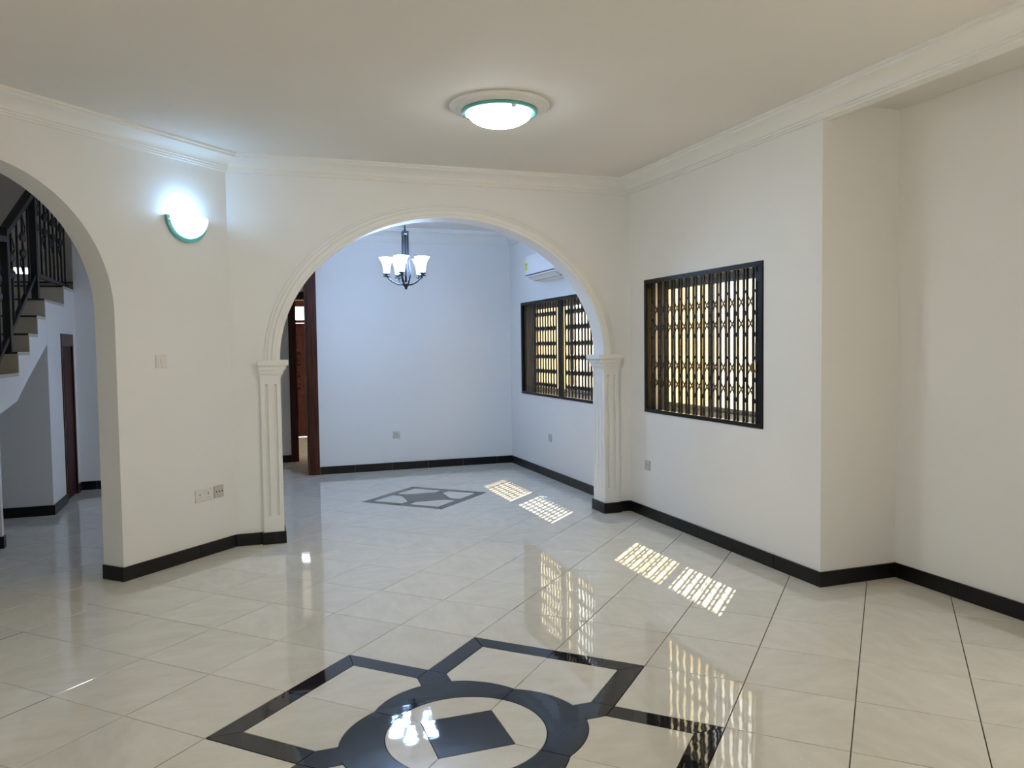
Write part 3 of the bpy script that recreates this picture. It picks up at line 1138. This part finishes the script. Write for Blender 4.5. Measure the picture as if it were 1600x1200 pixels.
def ornament(bal, y, zc, seed):
    """cast leaf collar of a baluster: four leaves folded about a waist and two curling tendrils"""
    rnd = random.Random(seed)
    bm = bmesh.new()
    for sgn in (-1, 1):
        for dy in (-1, 1):
            m4 = Matrix.Translation(Vector((0, dy * 0.075, sgn * 0.15)) * T) @ Matrix.Rotation(dy * sgn * 0.5, 4, 'X') @ Matrix.Diagonal((0.045 * T, 0.085 * T, 0.085 * T, 1))
            bmesh.ops.create_icosphere(bm, subdivisions=2, radius=1.0, matrix=m4)
        m4 = Matrix.Translation(Vector((0, 0, sgn * 0.17)) * T) @ Matrix.Diagonal((0.05 * T, 0.06 * T, 0.11 * T, 1))
        bmesh.ops.create_icosphere(bm, subdivisions=2, radius=1.0, matrix=m4)
    me = bpy.data.meshes.new('leaf_collar')
    bm.to_mesh(me); bm.free()
    o = link('leaf_collar', me, M_RAILBLK, bal)
    o.location = Vector((XRAIL, y, zc)) * T - rl.location - bal.location
    for sgn in (-1, 1):
        pts = []
        for k in range(14):
            t = k / 13
            pts.append((XRAIL + 0.02 * sgn, y + sgn * (0.02 + 0.10 * math.sin(t * 3.6)), zc + sgn * (0.20 + 0.30 * t)))
        tn = tube('tendril', pts, 0.013, M_RAILBLK, seg=5, origin=(XRAIL, y, zc))
        tn.parent = bal
        tn.location = tn.location - rl.location - bal.location


def baluster(y, zb_, zt_, orn, k):
    b = adopt(box('baluster', (XRAIL - 0.018, y - 0.02, zb_), (XRAIL + 0.018, y + 0.02, zt_), M_RAILBLK, origin=(XRAIL, y, zb_)), rl)
    if orn:
        ornament(b, y, (zb_ + zt_) / 2 + 0.12, k)


kk = 0
for i in range(4):
    y = 7.95 + 0.43 * i
    baluster(y, zlow(y), zrail(y), i % 2 == 0, kk); kk += 1
for i in range(8):
    y = 9.95 + 0.40 * i
    baluster(y, 4.88, 6.93, i % 2 == 0, kk); kk += 1
for i in range(4):
    y = 7.0 - 0.43 * i
    baluster(y, zlow(y), 5.30, i % 2 == 0, kk); kk += 1
tag(rl, 'black wrought-iron stair railing with leaf collars beyond the narrow arch', 'railing')

# ------------------------------------------------------------------ ceiling lamp
LX, LY = 5.13, 1.47
cl = empty('ceiling_lamp', (LX, LY, ZC))
prof = [(0.0, 0.0), (0.66, 0.0), (0.66, -0.025), (0.63, -0.045), (0.62, -0.035), (0.60, -0.05), (0.575, -0.06), (0.56, -0.05), (0.54, -0.07), (0.50, -0.075), (0.0, -0.075)]
adopt(lathe('ceiling_rose', prof, (LX, LY, ZC), M_TRIM, seg=64), cl)
adopt(lathe('rim', [(0.42, -0.075), (0.50, -0.075), (0.505, -0.095), (0.49, -0.115), (0.42, -0.105), (0.42, -0.075)], (LX, LY, ZC), M_TEAL, seg=64), cl)
M_DOME = glow_glass('lit_dome_glass', (0.90, 0.97, 1.0), 60.0, (0.8, 0.85, 0.86))
# emission graded by facing, standing in for a bulb, keeps glow off the ceiling
_nt = M_DOME.node_tree
_g = _nt.nodes.new('ShaderNodeNewGeometry'); _x = _nt.nodes.new('ShaderNodeSeparateXYZ')
_a = _nt.nodes.new('ShaderNodeMath'); _a.operation = 'ABSOLUTE'
_p = _nt.nodes.new('ShaderNodeMath'); _p.operation = 'POWER'; _p.inputs[1].default_value = 2.0
_m = _nt.nodes.new('ShaderNodeMath'); _m.operation = 'MULTIPLY_ADD'; _m.inputs[1].default_value = 50.0; _m.inputs[2].default_value = 2.0
_nt.links.new(_g.outputs['Normal'], _x.inputs[0]); _nt.links.new(_x.outputs['Z'], _a.inputs[0]); _nt.links.new(_a.outputs[0], _p.inputs[0])
_nt.links.new(_p.outputs[0], _m.inputs[0]); _nt.links.new(_m.outputs[0], _nt.nodes['Principled BSDF'].inputs['Emission Strength'])
dm = []
for i in range(15):
    t = math.pi / 2 * i / 14
    dm.append((0.43 * math.cos(t) + 0.0001, -0.09 - 0.19 * math.sin(t)))
adopt(lathe('dome', dm, (LX, LY, ZC), M_DOME, seg=64), cl)
for k in range(3):
    a = 0.6 + k * 2 * math.pi / 3
    x, y = LX + 0.455 * math.cos(a), LY + 0.455 * math.sin(a)
    adopt(lathe('clip', [(0.0001, -0.15), (0.03, -0.145), (0.035, -0.12), (0.03, -0.09), (0.0001, -0.09)], (x, y, ZC), M_CHROME, seg=12), cl)
tag(cl, 'round flush ceiling lamp with glowing dome and teal glass rim', 'ceiling lamp')

# ------------------------------------------------------------------ wall sconce on the diagonal wall
sc_s, sc_z = 1.315, 5.38
sx, sy, _ = PD(sc_s, 0, 0)
sc = empty('wall_sconce', (sx, sy, sc_z))
dirS = Vector((1 / S2, 1 / S2, 0)); dirN = Vector((1 / S2, -1 / S2, 0))


def WS(s, n_, z):
    q = Vector((sx, sy, sc_z)) + dirS * s + dirN * n_ + Vector((0, 0, z))
    return (q.x, q.y, q.z)


# back plate: half disc of teal glass, bowl: quarter ellipsoid of frosted glass, open above
v, f = [], []
N = 28
for d in (0.005, 0.05):
    for i in range(N + 1):
        t = math.pi * i / N
        v.append(WS(0.40 * math.cos(t), d, -0.385 * math.sin(t)))
K = N + 1
f.append(tuple(range(K))); f.append(tuple(range(K, 2 * K)))
for i in range(N):
    f.append((i, i + 1, K + i + 1, K + i))
f.append((0, K, 2 * K - 1, N))
adopt(from_py('back_plate', v, f, M_TEAL), sc)
M_BOWL = glow_glass('lit_bowl_glass', (0.62, 0.90, 1.0), 1.5, (0.75, 0.82, 0.82))
v, f = [], []
R_, C_ = 28, 10
for side, k_ in ((0, 1.0), (1, 0.93)):
    for i in range(R_ + 1):
        t = math.pi * i / R_
        for j in range(C_ + 1):
            p = math.pi / 2 * j / C_
            v.append(WS(0.345 * k_ * math.cos(t) * math.cos(p), 0.05 + 0.23 * k_ * math.sin(p), -0.325 * k_ * math.sin(t) * math.cos(p)))
Q = (R_ + 1) * (C_ + 1)
for s_ in (0, 1):
    for i in range(R_):
        for j in range(C_):
            a = s_ * Q + i * (C_ + 1) + j
            f.append((a, a + 1, a + C_ + 2, a + C_ + 1))
for i in (0, R_):
    for j in range(C_):
        a = i * (C_ + 1) + j
        f.append((a, a + 1, Q + a + 1, Q + a))
adopt(from_py('bowl', v, f, M_BOWL, smooth=True), sc)
M_BULB = emit_mat('lit_bulb', (0.34, 0.62, 1.0), 56.0)
bm = bmesh.new()
bmesh.ops.create_icosphere(bm, subdivisions=3, radius=1.0, matrix=Matrix.Diagonal((0.085 * T, 0.085 * T, 0.11 * T, 1)))
me = bpy.data.meshes.new('bulb'); bm.to_mesh(me); bm.free()
for p in me.polygons: p.use_smooth = True
b_ = link('bulb', me, M_BULB)
b_.location = Vector(WS(-0.10, 0.175, 0.05)) * T
adopt(b_, sc)
for s_ in (-0.36, 0.36):
    q = WS(s_, 0.05, -0.06)
    bm = bmesh.new()
    bmesh.ops.create_uvsphere(bm, u_segments=10, v_segments=6, radius=0.022 * T)
    me = bpy.data.meshes.new('clip'); bm.to_mesh(me); bm.free()
    c_ = link('clip', me, M_CHROME)
    c_.location = Vector(q) * T
    adopt(c_, sc)
tag(sc, 'half-bowl glass wall lamp shining upwards beside the narrow arch', 'wall lamp')

# ------------------------------------------------------------------ chandelier
HX, HY = 5.32, 8.55
ch = empty('chandelier', (HX, HY, 4.59))
HB = (HX, HY, 0)
adopt(lathe('canopy', [(0.0001, ZC), (0.13, ZC), (0.13, ZC - 0.03), (0.05, ZC - 0.07), (0.0001, ZC - 0.08)], HB, M_RAILBLK, seg=24), ch)
zc_ = ZC - 0.075
k = 0
while zc_ > 5.93:
    a = math.pi / 2 * (k % 2)
    ring = []
    for i in range(13):
        t = 2 * math.pi * i / 12
        w = 0.018 * math.cos(t)
        ring.append((HX + w * math.cos(a), HY + w * math.sin(a), zc_ - 0.035 + 0.035 * math.sin(t)))
    adopt(tube('chain_link', ring, 0.006, M_RAILBLK, seg=6, cap=False), ch)
    zc_ -= 0.056
    k += 1
adopt(lathe('top_hub', [(0.0001, 5.94), (0.02, 5.94), (0.025, 5.86), (0.075, 5.84), (0.085, 5.80), (0.05, 5.77), (0.0001, 5.77)], HB, M_RAILBLK, seg=20), ch)
vdir = math.atan2(HY - CAM.y, HX - CAM.x)
for i in range(4):
    a = vdir + math.pi / 4 + i * math.pi / 2 + 0.15
    pts = []
    for z, r in ((5.85, 0.075), (5.60, 0.075), (5.30, 0.08), (5.05, 0.10), (4.90, 0.12), (4.78, 0.09), (4.71, 0.05)):
        pts.append((HX + r * math.cos(a), HY + r * math.sin(a), z))
    adopt(tube('rod', pts, 0.018, M_RAILBLK, seg=8), ch)
adopt(tube('centre_stem', [(HX, HY, 5.80), (HX, HY, 4.70)], 0.022, M_RAILBLK, seg=10), ch)
adopt(lathe('bottom_hub', [(0.0001, 4.75), (0.06, 4.74), (0.08, 4.70), (0.06, 4.66), (0.03, 4.645), (0.028, 4.61), (0.018, 4.59), (0.0001, 4.585)], HB, M_RAILBLK, seg=20), ch)
M_SHADE = glow_glass('lit_bell_glass', (0.38, 0.60, 1.0), 60.0, (0.8, 0.82, 0.85))
AR = 0.41
for i in range(5):
    a = vdir + math.pi - 0.21 + i * 2 * math.pi / 5
    ca, sa = math.cos(a), math.sin(a)
    pts = []
    for (r, z) in ((0.05, 4.70), (0.12, 4.69), (0.20, 4.71), (0.29, 4.75), (0.36, 4.81), (AR, 4.87)):
        pts.append((HX + r * ca, HY + r * sa, z))
    arm = adopt(tube('arm', pts, 0.016, M_RAILBLK, seg=8), ch)
    cx, cy = HX + AR * ca, HY + AR * sa
    cup = lathe('cup', [(0.0001, 4.86), (0.075, 4.86), (0.08, 4.875), (0.04, 4.885), (0.04, 4.905), (0.075, 4.91), (0.075, 4.935), (0.0001, 4.94)], (cx, cy, 0), M_RAILBLK, seg=20)
    cup.parent = arm
    cup.location = cup.location - arm.location - ch.location
    pr_ = [(0.060, 4.935), (0.064, 4.98), (0.072, 5.05), (0.086, 5.12), (0.112, 5.19), (0.150, 5.255), (0.163, 5.27),
           (0.156, 5.27), (0.105, 5.19), (0.079, 5.12), (0.066, 5.05), (0.056, 4.97), (0.0001, 4.945)]
    adopt(lathe('bell_shade', pr_, (cx, cy, 0), M_SHADE, seg=28), ch)
tag(ch, 'five-arm black chandelier with glowing white bell shades hanging beyond the wide arch', 'chandelier')

# ------------------------------------------------------------------ air conditioner
ay0, ay1 = 8.15, 10.05
ac = empty('air_conditioner', (XR, (ay0 + ay1) / 2, 4.92))
prof = [(XR - 0.005, 4.92), (XR - 0.20, 4.94), (XR - 0.30, 4.965), (XR - 0.46, 5.035), (XR - 0.49, 5.08), (XR - 0.495, 5.45), (XR - 0.46, 5.55), (XR - 0.35, 5.60), (XR - 0.005, 5.60)]
n = len(prof)
v = [(x, ay0, z) for x, z in prof] + [(x, ay1, z) for x, z in prof]
f = [tuple(range(n)), tuple(range(n, 2 * n))] + [(i, (i + 1) % n, n + (i + 1) % n, n + i) for i in range(n)]
adopt(from_py('body', v, f, M_ACWHITE), ac)
adopt(box('seam', (XR - 0.497, ay0 + 0.01, 5.062), (XR - 0.47, ay1 - 0.01, 5.082), M_HOLE), ac)
v = [(XR - 0.44, ay0 + 0.08, 5.012), (XR - 0.30, ay0 + 0.08, 4.948), (XR - 0.30, ay1 - 0.10, 4.948), (XR - 0.44, ay1 - 0.10, 5.012),
     (XR - 0.445, ay0 + 0.08, 5.0), (XR - 0.305, ay0 + 0.08, 4.936), (XR - 0.305, ay1 - 0.10, 4.936), (XR - 0.445, ay1 - 0.10, 5.0)]
adopt(from_py('louvre', v, [(0, 1, 2, 3), (4, 5, 6, 7), (0, 1, 5, 4), (1, 2, 6, 5), (2, 3, 7, 6), (3, 0, 4, 7)], M_ACWHITE), ac)
adopt(box('louvre_gap', (XR - 0.30, ay0 + 0.06, 4.935), (XR - 0.275, ay1 - 0.08, 4.96), M_HOLE), ac)
stk = adopt(box('sticker', (XR - 0.499, 9.90, 5.20), (XR - 0.4955, 10.03, 5.40), M_YELLOW), ac)
p = box('sticker_mark', (XR - 0.5015, 9.945, 5.32), (XR - 0.499, 9.985, 5.365), M_HOLE)
p.parent = stk
p.location = p.location - stk.location - ac.location
tag(ac, 'white split air conditioner with yellow sticker above the far barred window', 'air conditioner')

# ------------------------------------------------------------------ sockets and switch


def plate_frame(center, along, normal):
    """local axes for a wall plate: (along, up, normal)"""
    c_ = Vector(center); a_ = Vector(along).normalized(); n_ = Vector(normal).normalized()

    def Q(s, z, d):
        q = c_ + a_ * s + Vector((0, 0, z)) + n_ * d
        return (q.x, q.y, q.z)
    return Q


def slab(name, Q, s0, s1, z0, z1, d0, d1, m, root, ch_=0.0):
    pts = [(s0, z0), (s1, z0), (s1, z1), (s0, z1)]
    v = [Q(s, z, d0) for s, z in pts]
    if ch_:
        v += [Q(s, z, d1 - ch_) for s, z in pts]
    inn = [(s0 + ch_, z0 + ch_), (s1 - ch_, z0 + ch_), (s1 - ch_, z1 - ch_), (s0 + ch_, z1 - ch_)]
    v += [Q(s, z, d1) for s, z in inn]
    L = len(v) // 4
    f = [(0, 1, 2, 3), tuple(range(4 * (L - 1), 4 * L))]
    for l in range(L - 1):
        for k in range(4):
            f.append((4 * l + k, 4 * l + (k + 1) % 4, 4 * l + 4 + (k + 1) % 4, 4 * l + 4 + k))
    o = from_py(name, v, f, m)
    return adopt(o, root)


def uk_socket(name, center, along, normal, gangs, m, label, group=None):
    root = empty(name, center)
    Q = plate_frame(center, along, normal)
    w = 0.095 if gangs == 1 else 0.17
    slab('plate', Q, -w, w, -0.095, 0.095, 0.0, 0.022, m, root, 0.006)
    for g in range(gangs):
        o_ = 0.0 if gangs == 1 else (-0.085 if g == 0 else 0.085)
        slab('earth_hole', Q, o_ - 0.006, o_ + 0.006, 0.005, 0.035, 0.0215, 0.0235, M_HOLE, root)
        for dx in (-0.026, 0.026):
            slab('pin_hole', Q, o_ + dx - 0.010, o_ + dx + 0.010, -0.048, -0.037, 0.0215, 0.0235, M_GREYPLASTIC, root)
        sw = (0.055 if gangs == 1 else (o_ + (0.058 if g == 0 else -0.058)))
        slab('rocker', Q, sw - 0.014, sw + 0.014, 0.03, 0.072, 0.021, 0.03, M_PLASTIC, root, 0.004)
    tag(root, label, 'socket', group)
    return root


dS, dN = (1, 1, 0), (1, -1, 0)
q = (1.430, 5.207, 1.0)
uk_socket('wall_socket', (1.207, 1.207 - CD, 0.99), dS, dN, 2, M_PLASTIC, 'double white power socket low on the diagonal wall under the wall lamp')
# plate with three round outlets
root = empty('aerial_socket', (1.432, 1.432 - CD, 1.0))
Q = plate_frame((1.432, 1.432 - CD, 1.0), dS, dN)
slab('plate', Q, -0.098, 0.098, -0.095, 0.095, 0.0, 0.022, M_GREYPLASTIC, root, 0.006)
for dx in (-0.06, 0.0, 0.06):
    slab('outlet', Q, dx - 0.011, dx + 0.011, -0.011, 0.011, 0.0215, 0.024, M_HOLE, root)
tag(root, 'square grey plate with three small outlets next to the double socket', 'socket')
# light switch
root = empty('light_switch', (0.692, 0.692 - CD, 3.153))
Q = plate_frame((0.692, 0.692 - CD, 3.153), dS, dN)
slab('plate', Q, -0.097, 0.097, -0.097, 0.097, 0.0, 0.022, M_PLASTIC, root, 0.006)
rk = slab('rocker', Q, -0.022, 0.022, -0.04, 0.04, 0.021, 0.034, M_PLASTIC, root, 0.005)
for zz in (-0.075, 0.075):
    slab('screw', Q, -0.006, 0.006, zz - 0.006, zz + 0.006, 0.0215, 0.024, M_GREYPLASTIC, root)
tag(root, 'square white light switch at shoulder height between the narrow arch and corner', 'light switch')
uk_socket('wall_socket', (XR, 4.775, 1.005), (0, -1, 0), (-1, 0, 0), 1, M_GREYPLASTIC, 'single grey socket on the wall below the near barred window')
uk_socket('wall_socket', (XR, 9.71, 1.01), (0, -1, 0), (-1, 0, 0), 1, M_GREYPLASTIC, 'single grey socket below the far-room barred window')
uk_socket('wall_socket', (5.835, YB, 0.958), (1, 0, 0), (0, -1, 0), 1, M_GREYPLASTIC, 'single grey socket on the blue-white back wall below the chandelier')
